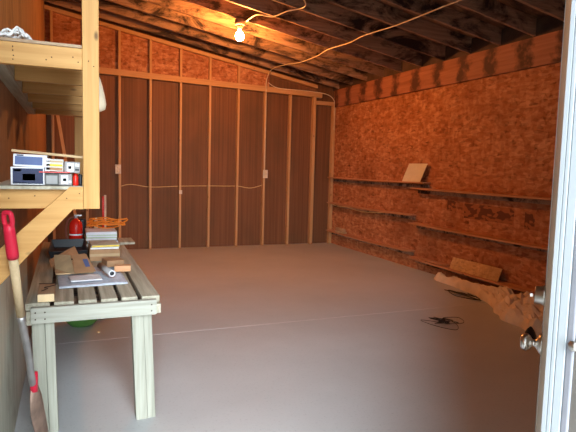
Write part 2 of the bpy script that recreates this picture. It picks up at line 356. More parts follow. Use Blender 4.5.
# ---------------------------------------------------------------- cables
def P(x, y, z): return (x, y, z)
def cable(name, pts, r_, m, label, cat='cable', k=8):
    return single(name, MB().tube(spline(pts, k), r_, 6), m, label, cat, pts[0])
def rp(x, y, d=.012): return (x, y, roofz(x) - d)
cable('ceiling_cable', [rp(2.25, 6.99), rp(2.27, 6.62), rp(2.42, 6.45, .03), rp(2.50, 6.15, .015), rp(2.58, 5.95, .012), rp(2.56, 5.75, .03), rp(2.42, 5.5), rp(2.38, 5.0)], .008, CORDW, 'short pale cable running from the bulb holder across the rafters')
cable('ceiling_cable', [(3.36, YB - .095, 1.40), (3.365, YB - .095, 2.2), (3.36, YB - .10, 2.80), (3.36, YB - .11, 3.02), rp(3.40, 9.05), rp(3.43, 8.5), rp(3.50, 8.05, .03), rp(3.55, 7.5), rp(3.50, 7.03, .02), rp(3.56, 6.5), rp(3.52, 6.05, .025),
     rp(3.60, 5.5), rp(3.60, 5.0, .02), rp(3.62, 4.5), rp(3.66, 4.0)], .008, CORDW, 'long pale cable looping under the rafters and down a back stud to the right outlet')
cable('plate_cable', [(3.40, YB - .10, 2.98), (3.6, YB - .098, 2.90), (4.1, YB - .10, 2.895), (4.55, YB - .10, 2.87), (4.73, YB - .10, 2.78), (4.765, YB - .10, 2.6), (4.765, YB - .095, 2.2)], .007, CORDW, 'thin cable along the back top plate bending down the corner stud')
cable('wall_cable', [(.84, YB - .094, 1.08), (1.0, YB - .094, 1.11), (1.32, YB - .094, 1.07), (1.83, YB - .094, 1.09), (2.34, YB - .094, 1.10), (2.6, YB - .094, 1.10), (2.86, YB - .094, 1.10), (3.1, YB - .094, 1.07), (3.34, YB - .094, 1.13)], .007, CORDY, 'thin tan cable strung across the back wall studs at waist height')
for x, z, lb in ((.79, 1.36, 'ivory outlet box on the stud just right of the shelf post'), (3.38, 1.33, 'ivory outlet box at the foot of the long ceiling cable')):
    t = thing('outlet_box', lb, 'outlet', (x, YB - .1, z))
    obj('cover_plate', MB().box(x - .045, x + .045, YB - .102, YB - .086, z - .075, z + .075), BOXP, t, bevel=.004)
    for dz in (-.032, .032): obj('socket_face', MB().lathe((x, YB - .1005, z + dz), [(.018, 0), (.018, .004), (.015, .006)], axis=(0, -1, 0), n=16), CREAM, t)
t = single('junction_switch', MB().box(1.80, 1.85, YB - .10, YB - .086, .955, 1.02).box(1.818, 1.832, YB - .108, YB - .10, .975, .995), BOXP, 'small tan switch box on a middle stud just under the wall cable', 'switch', (1.825, YB - .09, .955))

# ---------------------------------------------------------------- right wall shelves and what is on them
rows = [(9.2, 6.22, 1.30, .14, 'upper', 'far'), (9.2, 6.52, .815, .14, 'middle', 'far'), (9.2, 6.52, .275, .14, 'lower', 'far'),
        (6.50, 2.6, 1.215, .155, 'upper', 'near'), (6.50, 2.6, .70, .155, 'middle', 'near'), (6.50, 2.6, .19, .155, 'bottom', 'near')]
for y1, y0, z, dp, a, b in rows:
    t = thing('wall_shelf', '%s long brown wall shelf of the %s set on the strand board wall' % (a, b), 'shelf', (XR - dp / 2, (y0 + y1) / 2, z - .02), 'narrow shelves on the strand board wall')
    mb = MB(); n = 12
    for i in range(n):        # slight sag along the board
        ya, yb = y0 + (y1 - y0) * i / n, y0 + (y1 - y0) * (i + 1) / n
        sg = lambda y: -.018 * math.sin(math.pi * (y - y0) / (y1 - y0)) * (1 if a != 'upper' else .5)
        mb.hexa([(XR - dp, ya, z - .02 + sg(ya)), (XR - .001, ya, z - .02 + sg(ya)), (XR - .001, yb, z - .02 + sg(yb)), (XR - dp, yb, z - .02 + sg(yb)),
                 (XR - dp, ya, z + sg(ya)), (XR - .001, ya, z + sg(ya)), (XR - .001, yb, z + sg(yb)), (XR - dp, yb, z + sg(yb))])
    obj('shelf_board', mb, SHELFW, t)
    obj('back_cleat', MB().box(XR - .022, XR - .001, y0 + .02, y1 - .02, z - .085, z - .041), RAFT, t)
# vertical backing boards under the far shelves
for i, y in enumerate([8.75, 8.2, 7.65, 7.1, 6.8]):
    pass
def lean_board(name, y0, y1, z0, h, tilt, th, m, label, cat, dx=.0, skew=0.0, xb=XR - .11):
    mb = MB(); s, c = math.sin(tilt), math.cos(tilt)
    a = lambda y, v, n_: (xb + v * s * h + n_ * c * th, y + v * skew, z0 + v * c * h - n_ * s * th * 0)
    mb.hexa([a(y0, 0, 0), a(y1, 0, 0), a(y1, 0, 1), a(y0, 0, 1), a(y0, 1, 0), a(y1, 1, 0), a(y1, 1, 1), a(y0, 1, 1)])
    return single(name, mb, m, label, cat, (xb, (y0 + y1) / 2, z0))
lean_board('paper_sheet', 6.36, 6.80, 1.2965, .27, .12, .004, CREAM, 'cream sheet of card leaning on the end of the far upper shelf', 'card', skew=-.12, xb=XR - .09)
lean_board('board_offcut', 4.74, 5.60, .175, .16, .35, .015, OSBL, 'light strand board offcut leaning on the bottom near shelf', 'board', xb=XR - .11)
single('wood_scrap', MB().obox((XR - .07, 5.98, .197), (.07, .55, .02), (0, 0, .05)), SHELFW, 'thin brown wood scrap lying flat on the bottom near shelf', 'board', (XR - .07, 5.98, .185), bevel=.003)
single('wood_scrap', MB().obox((XR - .07, 8.72, .283), (.08, .3, .03), (0, 0, .08)), TAN, 'short tan wood scrap on the far lower shelf near the corner', 'board', (XR - .07, 8.7, .268), bevel=.003)
single('paper_roll', MB().tube([(XR - .06, 8.60, .325), (XR - .06, 8.90, .330)], .03, 12), CARD2, 'small pale rolled paper on the far lower shelf', 'paper roll', (XR - .06, 8.75, .295))
cable('shelf_cable', [(XR - .125, 9.1, .80), (XR - .128, 8.8, .765), (XR - .13, 8.4, .775), (XR - .13, 8.0, .74), (XR - .13, 7.6, .75), (XR - .13, 7.2, .785)], .006, CORDY, 'thin pale cord drooping along the front of the far middle shelf')
# faded ink printing on the strand board between the near shelves
def ink_mat(name, sc):
    m, nt, b = newmat(name, 0.8)
    v = coords(nt, sc, rnd=False); n = N(nt, 'ShaderNodeTexVoronoi', Scale=1.0); nt.links.new(v, n.inputs['Vector'])
    sx = N(nt, 'ShaderNodeSeparateColor'); nt.links.new(n.outputs['Color'], sx.inputs[0])
    nt.links.new(ramp(nt, sx.outputs[0], [(0.35, (0.34, 0.12, 0.045)), (0.5, (0.14, 0.045, 0.02))]), b.inputs['Base Color']); return m
for ya, yb, za, zb, m_, lb in ((5.66, 5.84, .93, 1.07, ink_mat('stamp_ink', (1, 22, 26)), 'square dark ink stamp at the left end of the printing between near shelves'), (4.36, 4.50, .83, 1.02, ink_mat('stamp_ink_tall', (1, 22, 26)), 'tall dark ink stamp at the right end of the printing between near shelves'),
        (4.66, 5.5, .86, 1.05, ink_mat('print_ink', (1, 14, 30)), 'faded block of dark printing between two stamps on the strand board')):
    single('ink_print', MB().box(XR - .002, XR - .0005, ya, yb, za, zb), m_, lb, 'printing', (XR - .001, (ya + yb) / 2, za))

# ---------------------------------------------------------------- floor things on the right
def crumple(cx, hw, ht, ys, seed):
    mb = MB(); nu = 26; vs = []
    for i, y in enumerate(ys):
        for j in range(nu + 1):
            a = math.pi * j / nu; c_, s_ = math.cos(a), math.sin(a)
            nz = mnoise.noise(Vector((c_ * hw[i] * 9, y * 5, seed))) ; nz2 = mnoise.noise(Vector((c_ * hw[i] * 26, y * 13, seed + 4)))
            h = ht[i] * (max(s_, 0.0) ** .7) * (1 + .75 * nz + .38 * nz2)
            vs.append((cx[i] + c_ * hw[i] * (1 + .18 * nz), y, max(0.002, h + .002)))
    fs = [(i * (nu + 1) + j, i * (nu + 1) + j + 1, (i + 1) * (nu + 1) + j + 1, (i + 1) * (nu + 1) + j) for i in range(len(ys) - 1) for j in range(nu)]
    n = nu + 1
    fs += [tuple(range(n)), tuple(range((len(ys) - 1) * n, len(ys) * n))]
    fs += [(i * n, (i + 1) * n, (i + 1) * n + nu, i * n + nu) for i in range(len(ys) - 1)]
    mb.add(vs, fs); return mb
NY = 60; ys = [5.78 - (5.78 - 2.9) * i / (NY - 1) for i in range(NY)]
def lerp(t_, stops):
    for (a, va), (b, vb) in zip(stops, stops[1:]):
        if t_ <= b: return va + (vb - va) * (t_ - a) / (b - a)
    return stops[-1][1]
cx, hw, ht = [], [], []
for y in ys:
    t_ = 5.78 - y
    cx.append(lerp(t_, [(0, 4.62), (.4, 4.60), (.9, 4.57), (1.3, 4.50), (1.8, 4.33), (2.9, 4.25)]))
    hw.append(lerp(t_, [(0, .03), (.08, .06), (.9, .085), (1.2, .15), (1.5, .24), (1.9, .36), (2.9, .38)]))
    ht.append(lerp(t_, [(0, .03), (.08, .09), (.9, .10), (1.4, .15), (2.0, .17), (2.9, .12)]))
single('kraft_paper', crumple(cx, hw, ht, ys, 2.0), KRAFT, 'long crumpled bundle of tan kraft paper on the floor along the right wall', 'paper', (4.4, 4.4, 0))
def tangle(c, rx, ry, n, rad, seed, h=.03):
    rnd = random.Random(seed); pts = []; a = 0; q = .6
    for i in range(n):
        a += rnd.uniform(.5, 2.6) * rnd.choice((1, 1, -1)); q = min(1, max(.1, q + rnd.uniform(-.5, .5)))
        pts.append((c[0] + math.cos(a) * rx * q, c[1] + math.sin(a) * ry * q, c[2] + rad + rnd.uniform(0, h)))
    return MB().tube(spline(pts, 7), rad, 5)
single('wire_tangle', tangle((3.33, 4.0, 0), .27, .25, 34, .003, 5, .05), WIREB, 'loose tangle of thin dark wire alone on the open floor', 'wire', (3.33, 4.0, 0))
single('wire_tangle', tangle((4.29, 4.92, 0), .075, .36, 18, .005, 9, .04), WIREB, 'flattened tangle of dark wire tucked beside the kraft paper', 'wire', (4.29, 4.92, 0))
single('black_bag', crumple([3.79] * 14, [.01 + .05 * math.sin(math.pi * i / 13) for i in range(14)], [.01 + .07 * math.sin(math.pi * i / 13) for i in range(14)], [3.46 - .008 * i for i in range(14)], 8.0), BLACK, 'small black bag on the floor, half hidden behind the door knob', 'bag', (3.79, 3.4, 0))

# ---------------------------------------------------------------- entry door, opened inward, seen almost edge on
HG = Vector((.806, .69, 0)); FE = Vector((1.440, 1.250, 0))
dv = (FE - HG).normalized(); nv = Vector((dv.y, -dv.x, 0))     # nv: towards the right side (outer face)
dr = thing('door_1', 'white entry door', 'door', tuple(HG)); del dr['label']; del dr['category']; dr['kind'] = 'structure'
def slab(a, b, n0, n1, z0, z1):
    p = [HG + dv * a + nv * n0, HG + dv * b + nv * n0, HG + dv * b + nv * n1, HG + dv * a + nv * n1]
    return [q + Vector((0, 0, z0)) for q in p] + [q + Vector((0, 0, z1)) for q in p]
L = (FE - HG).length
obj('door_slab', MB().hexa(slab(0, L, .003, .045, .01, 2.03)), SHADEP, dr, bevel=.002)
obj('door_edge', MB().hexa(slab(L - .012, L + .001, .001, .047, .01, 2.03)), STRIP, dr)
ob = L - .065
def on(a, n0, z): return HG + dv * a + nv * n0 + Vector((0, 0, z))
k = obj('door_knob', MB().lathe(on(ob, .003, .912), [(.034, 0), (.034, .004), (.026, .011), (.013, .018), (.011, .026), (.013, .030), (.023, .036), (.0275, .044), (.0275, .053), (.022, .061), (.012, .064), (.001, .065)], axis=-nv, n=28), NICKEL, dr)
obj('door_knob', MB().lathe(on(ob, .045, .912), [(.034, 0), (.034, .004), (.028, .012), (.014, .022), (.011, .034), (.024, .048), (.0285, .060), (.022, .077), (.001, .081)], axis=nv, n=28), NICKEL, dr)
obj('deadbolt', MB().lathe(on(ob, .003, 1.070), [(.033, 0), (.033, .006), (.029, .010), (.027, .028), (.024, .031), (.001, .032)], axis=-nv, n=24).obox(on(ob, -.037, 1.070), (.008, .030, .010), (0, 0, math.atan2(-nv.y, -nv.x))), NICKEL, dr)
# storm door outside, folded back against the jamb
sd = thing('door_2', 'storm', 'door', (.83, .60, 0)); del sd['label']; del sd['category']; sd['kind'] = 'structure'
obj('stile', MB().box(.792, .836, .6215, .636, -.08, 2.08), plain('lilac_grey_frame', (0.20, 0.20, 0.22), .5), sd, bevel=.003)
obj('stile', MB().box(.795, .842, .5805, .621, -.08, 2.08), plain('brown_grey_reflection', (0.13, 0.115, 0.10), .5), sd)  # opaque strip for the glass edge, its reflection put into the brown-grey colour
obj('glass_pane', MB().box(.826, .832, .10, .580, .0, 2.0), GLASS, sd)
obj('stile', MB().box(.812, .848, .04, .10, -.08, 2.08), WHITE, sd)
obj('small_knob', MB().lathe((.795, .613, 1.165), [(.007, 0), (.006, .006), (.009, .009), (.009, .016), (.001, .018)], axis=(-1, 0, 0), n=16), NICKEL, sd)  # small nickel knob on the brown-grey strip

# ---------------------------------------------------------------- pale pine shelf rack on the left
Y0 = 2.40
t = thing('shelf_rack', 'pale new pine rack of two deep shelves with tall posts on the left wall', 'shelf', (-.05, 3.6, 1.25))
def zr(y): return roofz(.1)
obj('post', MB().box(.066, .131, Y0, Y0 + .038, 1.255, roofz(.1) + .05), PINEZ, t, bevel=.002)
obj('post', MB().box(.066, .131, 4.80, 4.838, 1.255, 1.83), PINEZ, t, bevel=.002)
# brace
br = [(-.283, .943), (-.255, .935 + .01), (.025, 1.254), (.065, 1.254), (.065, 1.348), (.013, 1.348), (-.283, 1.065)]
obj('brace', MB().prism(br, 'y', Y0 - .002, Y0 + .036), PINE, t, bevel=.0015)
X0 = XL + .002
obj('rail', MB().box(X0, .065, Y0 + .037, Y0 + .075, 1.255, 1.336), PINE, t, bevel=.002)
obj('rail', MB().box(X0, .0655, Y0, Y0 + .038, 1.832, 1.918), PINE, t, bevel=.002)
for (x, z) in ((-.19, 1.90), (-.19, 1.885), (-.188, 1.865), (-.19, 1.85), (-.05, 1.872), (.03, 1.88), (-.07, 1.86), (.05, 1.862), (.0, 1.30), (.09, 1.87), (.11, 1.85), (-.12, 1.31), (.05, 1.32), (-.215, 1.3)):
    obj('screw_head', MB().lathe((x, Y0 - .0025, z), [(.0026, 0), (.0026, .004)], axis=(0, 1, 0), n=8), INK, t)
for i, y in enumerate((2.86, 3.34, 3.82, 4.30, 4.76)):
    obj('joist', MB().box(X0 + .062, .13, y, y + .038, 1.832, 1.918), PINE, t, bevel=.002)
    obj('joist', MB().box(X0 + .04, .13, y, y + .038, 1.255, 1.336), PINE, t, bevel=.002)
obj('ledger', MB().box(X0, X0 + .06, Y0 + .039, 4.85, 1.832, 1.918), BENCH, t)
obj('ledger', MB().box(X0, X0 + .038, Y0 + .076, 4.85, 1.255, 1.336), BENCH, t)
obj('shelf_panel', MB().box(X0, .064, Y0 - .004, 4.86, 1.919, 1.931), BLOCKT, t)
obj('shelf_panel', MB().box(X0, .064, Y0 - .0, 4.86, 1.337, 1.350), BENCH, t)

# white rag on the upper shelf
rg = MB()
rnd = random.Random(3)
for i in range(9):
    ps = []
    for j in range(7):
        ps.append((-.235 + .10 * j / 6 + rnd.uniform(-.012, .012), Y0 + .03 + rnd.uniform(-.02, .05), 1.940 + .045 * math.sin(math.pi * j / 6) * rnd.uniform(.1, 1)))
    rg.tube(spline(ps, 5), [.0042] * 31, 6)
single('white_rope', rg, RAGM, 'crumpled white cord bundle lying on the upper pine shelf', 'rope', (-.19, Y0 + .04, 1.931))
single('thin_board', MB().obox((-.02, 2.75, 1.938), (.12, .5, .012), (0, 0, .1)), TAN, 'thin tan slat lying on the upper pine shelf', 'board', (-.02, 2.75, 1.931))
# cream bag hanging on the far side of the post
bg_ = MB(); n = 14
prof = [(.004, .0), (.018, -.03), (.032, -.08), (.045, -.14), (.052, -.19), (.046, -.225), (.02, -.24), (.001, -.242)]
vs = []
c0 = (.150, 2.92, 1.90)
bg_.lathe(c0, prof, n=20)
for v in bg_.v: v.y = c0[1] + (v.y - c0[1]) * .5; v.x = c0[0] + (v.x - c0[0]) * .85; v.z = c0[2] + (v.z - c0[2]) * .78
bg_.tube([(.132, 2.92, 1.93), (.14, 2.92, 1.935), (.150, 2.92, 1.90)], .004, 6)
single('hanging_bag', bg_, BAGM, 'small cream plastic bag hanging on the far side of the front post', 'bag', (.165, 2.90, 1.66))

# packages on the lower shelf, top of panel z = 1.350
ZS = 1.3505
def package(name, x0, x1, y0, y1, z0, z1, body, fronts, label, cat='box', tilt=0.0):
    t = thing(name, label, cat, ((x0 + x1) / 2, (y0 + y1) / 2, z0))
    mb = MB().box(x0, x1, y0, y1, z0, z1); objs = [obj('carton', mb, body, t, bevel=.0015)]
    for (a, b, c, d, m) in fronts:
        o = obj('print_panel', MB().box(x0 + (x1 - x0) * a, x0 + (x1 - x0) * b, y0 - .0012, y0 + .0005, z0 + (z1 - z0) * c, z0 + (z1 - z0) * d), m, t)
    t.rotation_euler = (0, tilt, 0)
    return t
yA = 2.46
package('supply_box', -.212, -.085, yA, yA + .2, ZS + .002, ZS + .076, PAPER, [(.06, .96, .06, .92, NAVY), (.35, .72, .25, .62, CARD), (.1, .3, .75, .88, PAPER), (.1, .5, .03, .12, PAPER)], 'white edged dark navy box on the lower pine shelf, bottom left of the stack')
package('supply_box', -.203, -.075, yA + .01, yA + .2, ZS + .077, ZS + .128, PAPER, [(.05, .86, .15, .82, LBLUE), (.1, .3, .85, .95, NAVY)], 'white box with pale blue front on top of the navy box', tilt=.03)
package('supply_box', -.084, -.030, yA + .01, yA + .15, ZS + .002, ZS + .052, plain('dark_grey_carton', (.12, .12, .11), .6), [(.1, .9, .1, .8, STRIP)], 'small dark grey box between the navy box and the white labelled box')
package('supply_box', -.029, .022, yA, yA + .18, ZS + .002, ZS + .05, plain('grey_carton', (.30, .28, .27), .6), [(.15, .70, .1, .85, PAPER), (.75, .95, .2, .4, PAPER), (.3, .55, .35, .6, STRIP)], 'grey box with a square white label, bottom of the right stack')
package('supply_box', -.082, -.012, yA, yA + .18, ZS + .060, ZS + .112, plain('white_green_carton', (.55, .52, .45), .6), [(.05, .95, .75, .85, TAN), (.05, .95, .42, .58, YELLOW), (.05, .95, .1, .3, CARD), (.0, .25, 0, 1, PAPER)], 'cream and tan striped box in the middle of the top row', tilt=.03)
package('supply_box', -.008, .054, yA, yA + .18, ZS + .055, ZS + .102, plain('black_white_carton', (.28, .27, .26), .6), [(.15, .60, .12, .88, PAPER), (.68, .95, .6, .85, PAPER), (.25, .45, .35, .6, STRIP), (.68, .95, .2, .4, BLACK)], 'grey box with a square white label, top right of the stack', tilt=.02)
single('red_strip', MB().obox((-.045, yA + .04, ZS + .0565), (.12, .1, .004)), REDP, 'thin red card strip between the two rows of boxes', 'card', (-.045, yA + .04, ZS + .054))
single('small_jar', MB().lathe((.037, yA + .03, ZS), [(.011, 0), (.012, .004), (.012, .036), (.009, .042), (.009, .052)], n=16), REDP, 'tiny dark red jar at the right end of the lower shelf boxes', 'jar', (.037, yA + .03, ZS))
single('small_jar', MB().lathe((.056, yA + .02, ZS), [(.007, 0), (.0075, .004), (.0075, .046), (.005, .050)], n=16), BLACK, 'tiny black jar hard against the front pine post', 'jar', (.056, yA + .02, ZS))
single('flat_slat', MB().obox((-.065, yA + .06, ZS + .1325), (.285, .1, .010), (0, .075, 0)), TAN, 'long tan slat resting on top of the stacked boxes', 'board', (-.065, yA + .06, ZS + .125))

# stick leaning in the far left corner and level by the back wall
single('thin_stick', MB().hexa([(.20, 8.7, 0), (.24, 8.7, 0), (.24, 8.73, 0), (.20, 8.73, 0), (-.19, 9.16, 2.5), (-.14, 9.16, 2.5), (-.14, 9.19, 2.5), (-.19, 9.19, 2.5)]), STUD, 'thin wooden stick leaning in the far left corner', 'stick', (.22, 8.7, 0))
t = thing('spirit_level', 'red and white straight tool standing against the back wall behind the bench', 'tool', (.585, 9.18, 0))
obj('tool_body', MB().box(.57, .60, 9.16, 9.20, 0.0, .93), BOXP, t, bevel=.003)
obj('red_side', MB().box(.535, .569, 9.16, 9.20, 0.0, .91), REDP, t, bevel=.003)

# ---------------------------------------------------------------- workbench
BZ = .71
t = thing('workbench', 'weathered grey slatted workbench against the left wall', 'workbench', (.16, 4.1, 0))
edges = [-.205, -.078, .042, .157, .265, .373, .483]
g = [.016] * 7
for i in range(6):
    a, b = edges[i] + (.011 if i else 0), edges[i + 1] - (.011 if i < 5 else 0)
    obj('top_plank', MB().box(a, b, 3.02 - .006 * (i % 2), 5.35, BZ - .036, BZ), BENCH, t, bevel=.003)
obj('front_apron', MB().box(-.177, .458, 2.955, 2.99, .617, .700), BENCHX, t, bevel=.002)
obj('side_apron', MB().box(.459, .482, 2.965, 5.33, .622, .673), BENCH, t, bevel=.002)
obj('side_apron', MB().box(-.20, -.166, 2.995, 5.33, .60, .673), BENCH, t, bevel=.002)
obj('gap_shade_panel', MB().box(-.165, .458, 3.0, 5.28, .645, .655), RAFT, t)  # added dark panel, stands in for the shade between the top planks
obj('rear_apron', MB().box(-.165, .458, 5.29, 5.33, .60, .673), BENCHX, t)
for x in (-.155, -.11, .43):
    for z in (.64, .675): obj('screw_head', MB().lathe((x, 2.9535, z), [(.004, 0), (.004, .003)], axis=(0, 1, 0), n=8), INK, t)
def leg(xa, xb, y0, y1, lx, mb=None):
    mb = mb or MB()
    mb.hexa([(xa + lx, y0, 0), (xb + lx, y0, 0), (xb + lx, y1, 0), (xa + lx, y1, 0), (xa, y0, .616), (xb, y0, .616), (xb, y1, .616), (xa, y1, .616)]); return mb
for (xa, lx, y) in ((-.176, .015, 2.995), (.328, .025, 2.995), (-.164, 0, 5.20), (.328, 0, 5.20)):
    l = obj('leg', leg(xa, xa + .062, y, y + .075, lx), BENCHZ, t, bevel=.002)
    obj('leg_doubler', leg(xa + .0635, xa + .108, y + .006, y + .08, lx), BENCHZ, l, bevel=.002)

# things on the bench
def bz_(h): return BZ + h
t = thing('wood_block', 'brown block with pale end grain and bent wire at the front left of the bench', 'wood block', (-.105, 3.14, BZ))
obj('block', MB().box(-.148, -.066, 3.035, 3.30, BZ, BZ + .042), BLOCKT, t, bevel=.002)
obj('end_face', MB().box(-.147, -.067, 3.0335, 3.0352, BZ + .001, BZ + .041), ENDG, t)
obj('wire', MB().tube(spline([(-.13, 3.10, BZ + .046), (-.10, 3.14, BZ + .05), (-.12, 3.18, BZ + .047), (-.08, 3.20, BZ + .05), (-.06, 3.23, BZ + .055), (-.15, 3.27, BZ + .05)]), .002, 5), WIREB, t)
# newspaper
def sheet(name, quad, z, m, label, cat, seed, amp=.006, nx=14, ny=14, th=.002):
    q = [Vector((*p, 0)) for p in quad]; mb = MB(); top = []; bot = []
    for i in range(nx + 1):
        for j in range(ny + 1):
            s_, t_ = i / nx, j / ny
            p = q[0] * (1 - s_) * (1 - t_) + q[1] * s_ * (1 - t_) + q[2] * s_ * t_ + q[3] * (1 - s_) * t_
            h = amp * (1 + mnoise.noise(Vector((p.x * 14, p.y * 9, seed))))
            top.append((p.x, p.y, z + h + th)); bot.append((p.x, p.y, z + h * .15))
    n = len(top); idx = lambda i, j: i * (ny + 1) + j
    fs = [(idx(i, j), idx(i + 1, j), idx(i + 1, j + 1), idx(i, j + 1)) for i in range(nx) for j in range(ny)]
    fs += [tuple(reversed([k_ + n for k_ in f_])) for f_ in fs]
    ring = [idx(i, 0) for i in range(nx + 1)] + [idx(nx, j) for j in range(1, ny + 1)] + [idx(i, ny) for i in range(nx - 1, -1, -1)] + [idx(0, j) for j in range(ny - 1, 0, -1)]
    fs += [(ring[a], ring[(a + 1) % len(ring)], ring[(a + 1) % len(ring)] + n, ring[a] + n) for a in range(len(ring))]
    mb.add(top + bot, fs, 0, True); return single(name, mb, m, label, cat, (q[0].x, q[0].y, z))
sheet('newspaper', [(-.045, 3.33), (.345, 3.36), (.325, 3.95), (-.07, 3.9)], BZ + .0005, NEWS, 'spread grey blue newspaper across the front of the bench', 'newspaper', 1)
sheet('newspaper', [(.02, 3.42), (.20, 3.44), (.19, 3.61), (.0, 3.60)], BZ + .016, PAPER, 'smaller whiter sheet of newspaper on top of the spread one', 'newspaper', 4, .005)
# torn open cardboard box lying on the newspaper
t = thing('torn_carton', 'torn open brown cardboard carton lying on the newspaper', 'cardboard box', (.05, 3.75, BZ + .02))
obj('flap', MB().hexa([(.045, 3.62, BZ + .03), (.175, 3.66, BZ + .03), (.165, 3.664, BZ + .033), (.04, 3.624, BZ + .033), (.03, 3.84, BZ + .11), (.12, 3.90, BZ + .11), (.11, 3.905, BZ + .113), (.03, 3.845, BZ + .113)]), CARD, t)
obj('flap', MB().hexa([(-.075, 3.80, BZ + .03), (.04, 3.62, BZ + .03), (.04, 3.625, BZ + .033), (-.075, 3.805, BZ + .033), (-.085, 3.95, BZ + .10), (.02, 3.86, BZ + .11), (.02, 3.865, BZ + .113), (-.085, 3.955, BZ + .103)]), CARD2, t)
obj('flap', MB().hexa([(-.10, 3.80, BZ + .045), (.08, 4.15, BZ + .06), (.08, 4.155, BZ + .063), (-.10, 3.805, BZ + .048), (-.115, 3.90, BZ + .075), (.05, 4.20, BZ + .12), (.05, 4.205, BZ + .123), (-.115, 3.905, BZ + .078)]), CARD, t)
obj('box_bottom', MB().hexa([(-.07, 3.66, BZ + .018), (.16, 3.68, BZ + .018), (.14, 4.1, BZ + .018), (-.09, 4.0, BZ + .018), (-.07, 3.66, BZ + .028), (.16, 3.68, BZ + .028), (.14, 4.1, BZ + .05), (-.09, 4.0, BZ + .04)]), CARD2, t)
obj('blue_print', MB().hexa([(.112, 3.70, BZ + .056), (.14, 3.71, BZ + .056), (.139, 3.712, BZ + .057), (.111, 3.702, BZ + .057), (.095, 3.79, BZ + .092), (.125, 3.80, BZ + .092), (.124, 3.802, BZ + .093), (.094, 3.792, BZ + .093)]), LBLUE, t)
# paper tube with a white ring end
t = thing('paper_tube', 'grey paper tube with white ringed end lying across the newspaper', 'tube', (.24, 3.65, BZ + .02))
A, B = Vector((.262, 3.50, BZ + .043)), Vector((.205, 3.78, BZ + .046))
obj('tube_body', MB().tube([A, B], .020, 16), plain('grey_tube_paper', (.36, .34, .33), .7), t)
ax = (A - B).normalized()
mbr = MB(); mbr.tube([A + ax * .0 + (Vector((math.cos(q), 0, math.sin(q))) * .017) for q in [2 * math.pi * i / 24 for i in range(25)]], .005, 6)
obj('end_ring', mbr, PAPER, t)
obj('hollow_shade_disc', MB().tube([A, A + ax * .002], .014, 16), BLACK, t)  # flat black disc, stands for the shade inside the tube
single('wood_block', MB().obox((.345, 3.70, BZ + .022 + .016), (.105, .06, .040), (0, 0, -.12)), BRICK, 'orange brown wood block on the right edge of the newspaper', 'wood block', (.325, 3.72, BZ + .018), bevel=.002)
single('wood_block', MB().obox((.30, 3.93, BZ + .04), (.12, .14, .045), (0, 0, .2)), CARD, 'darker brown wood block just behind the orange one', 'wood block', (.30, 3.93, BZ + .018), bevel=.002)
# cardboard box with magazines on top
t = thing('cardboard_box', 'closed brown cardboard box in the middle of the bench', 'cardboard box', (.27, 4.4, BZ))
obj('carton', MB().box(.155, .375, 4.22, 4.56, BZ, BZ + .085), CARD, t, bevel=.003)
obj('tape', MB().box(.155, .375, 4.2185, 4.2195, BZ + .035, BZ + .055), CARD2, t)
def book(x0, x1, y0, y1, z, h, m, pg, label, name='magazine', rz=0.0):
    t_ = thing(name, label, 'magazine', ((x0 + x1) / 2, (y0 + y1) / 2, z))
    obj('pages', MB().box(x0 + .004, x1 - .002, y0 + .003, y1 - .003, z + h * .12, z + h * .88), pg, t_)
    obj('cover', MB().box(x0, x1, y0, y1, z, z + h * .12).box(x0, x1, y0, y1, z + h * .88, z + h).box(x0, x0 + .003, y0, y1, z + h * .1, z + h * .9), m, t_)
    t_.rotation_euler = (0, 0, rz)
book(.16, .37, 4.24, 4.52, BZ + .0855, .016, CARD2, PAPER, 'white paged magazine lying right on the cardboard box')
book(.165, .37, 4.25, 4.54, BZ + .102, .014, GREYP, YELLOW, 'yellow edged magazine topmost on the cardboard box', rz=.04)
# black tray
t = thing('paint_tray', 'shallow black plastic tray on the left of the bench behind the carton', 'tray', (.04, 4.6, BZ))
def tray(mb, x0, x1, y0, y1, z0, h, th=.006, fl=.02):
    i = th; a = [(x0, y0), (x1, y0), (x1, y1), (x0, y1)]; o_ = [(x0 - fl, y0 - fl), (x1 + fl, y0 - fl), (x1 + fl, y1 + fl), (x0 - fl, y1 + fl)]
    ii = [(x0 + i, y0 + i), (x1 - i, y0 + i), (x1 - i, y1 - i), (x0 + i, y1 - i)]; oi = [(x0 - fl + i, y0 - fl + i), (x1 + fl - i, y0 - fl + i), (x1 + fl - i, y1 + fl - i), (x0 - fl + i, y1 + fl - i)]
    vs = [(*p, z0) for p in a] + [(*p, z0 + h) for p in o_] + [(*p, z0 + h) for p in oi] + [(*p, z0 + i) for p in ii]
    fs = [(3, 2, 1, 0), (12, 13, 14, 15)]
    for l0 in (0, 4, 8):
        fs += [(l0 + k_, l0 + (k_ + 1) % 4, l0 + 4 + (k_ + 1) % 4, l0 + 4 + k_) for k_ in range(4)]
    return mb.add(vs, fs)
obj('tray_body', tray(MB(), -.11, .125, 4.30, 4.95, BZ, .075), BLACK, t, bevel=.002)
# magazine stack further back
zz = BZ
for i, (m, pg, h, lb, dx) in enumerate(((CARD2, PAPER, .03, 'thick tan magazine at the bottom of the pile near the extinguisher', 0), (BLACK, PAPER, .026, 'black covered magazine, second from the bottom of the far pile', .012),
      (GREYP, PAPER, .024, 'grey magazine in the middle of the far pile', -.01), (GREENP, PAPER, .024, 'green covered magazine, second from the top of the far pile', .006), (PAPER, PAPER, .028, 'white magazine topmost of the far pile', -.006))):
    book(.16 + dx, .42 + dx, 4.95, 5.25, zz + .0005, h - .001, m, pg, lb, rz=random.uniform(-.08, .08)); zz += h
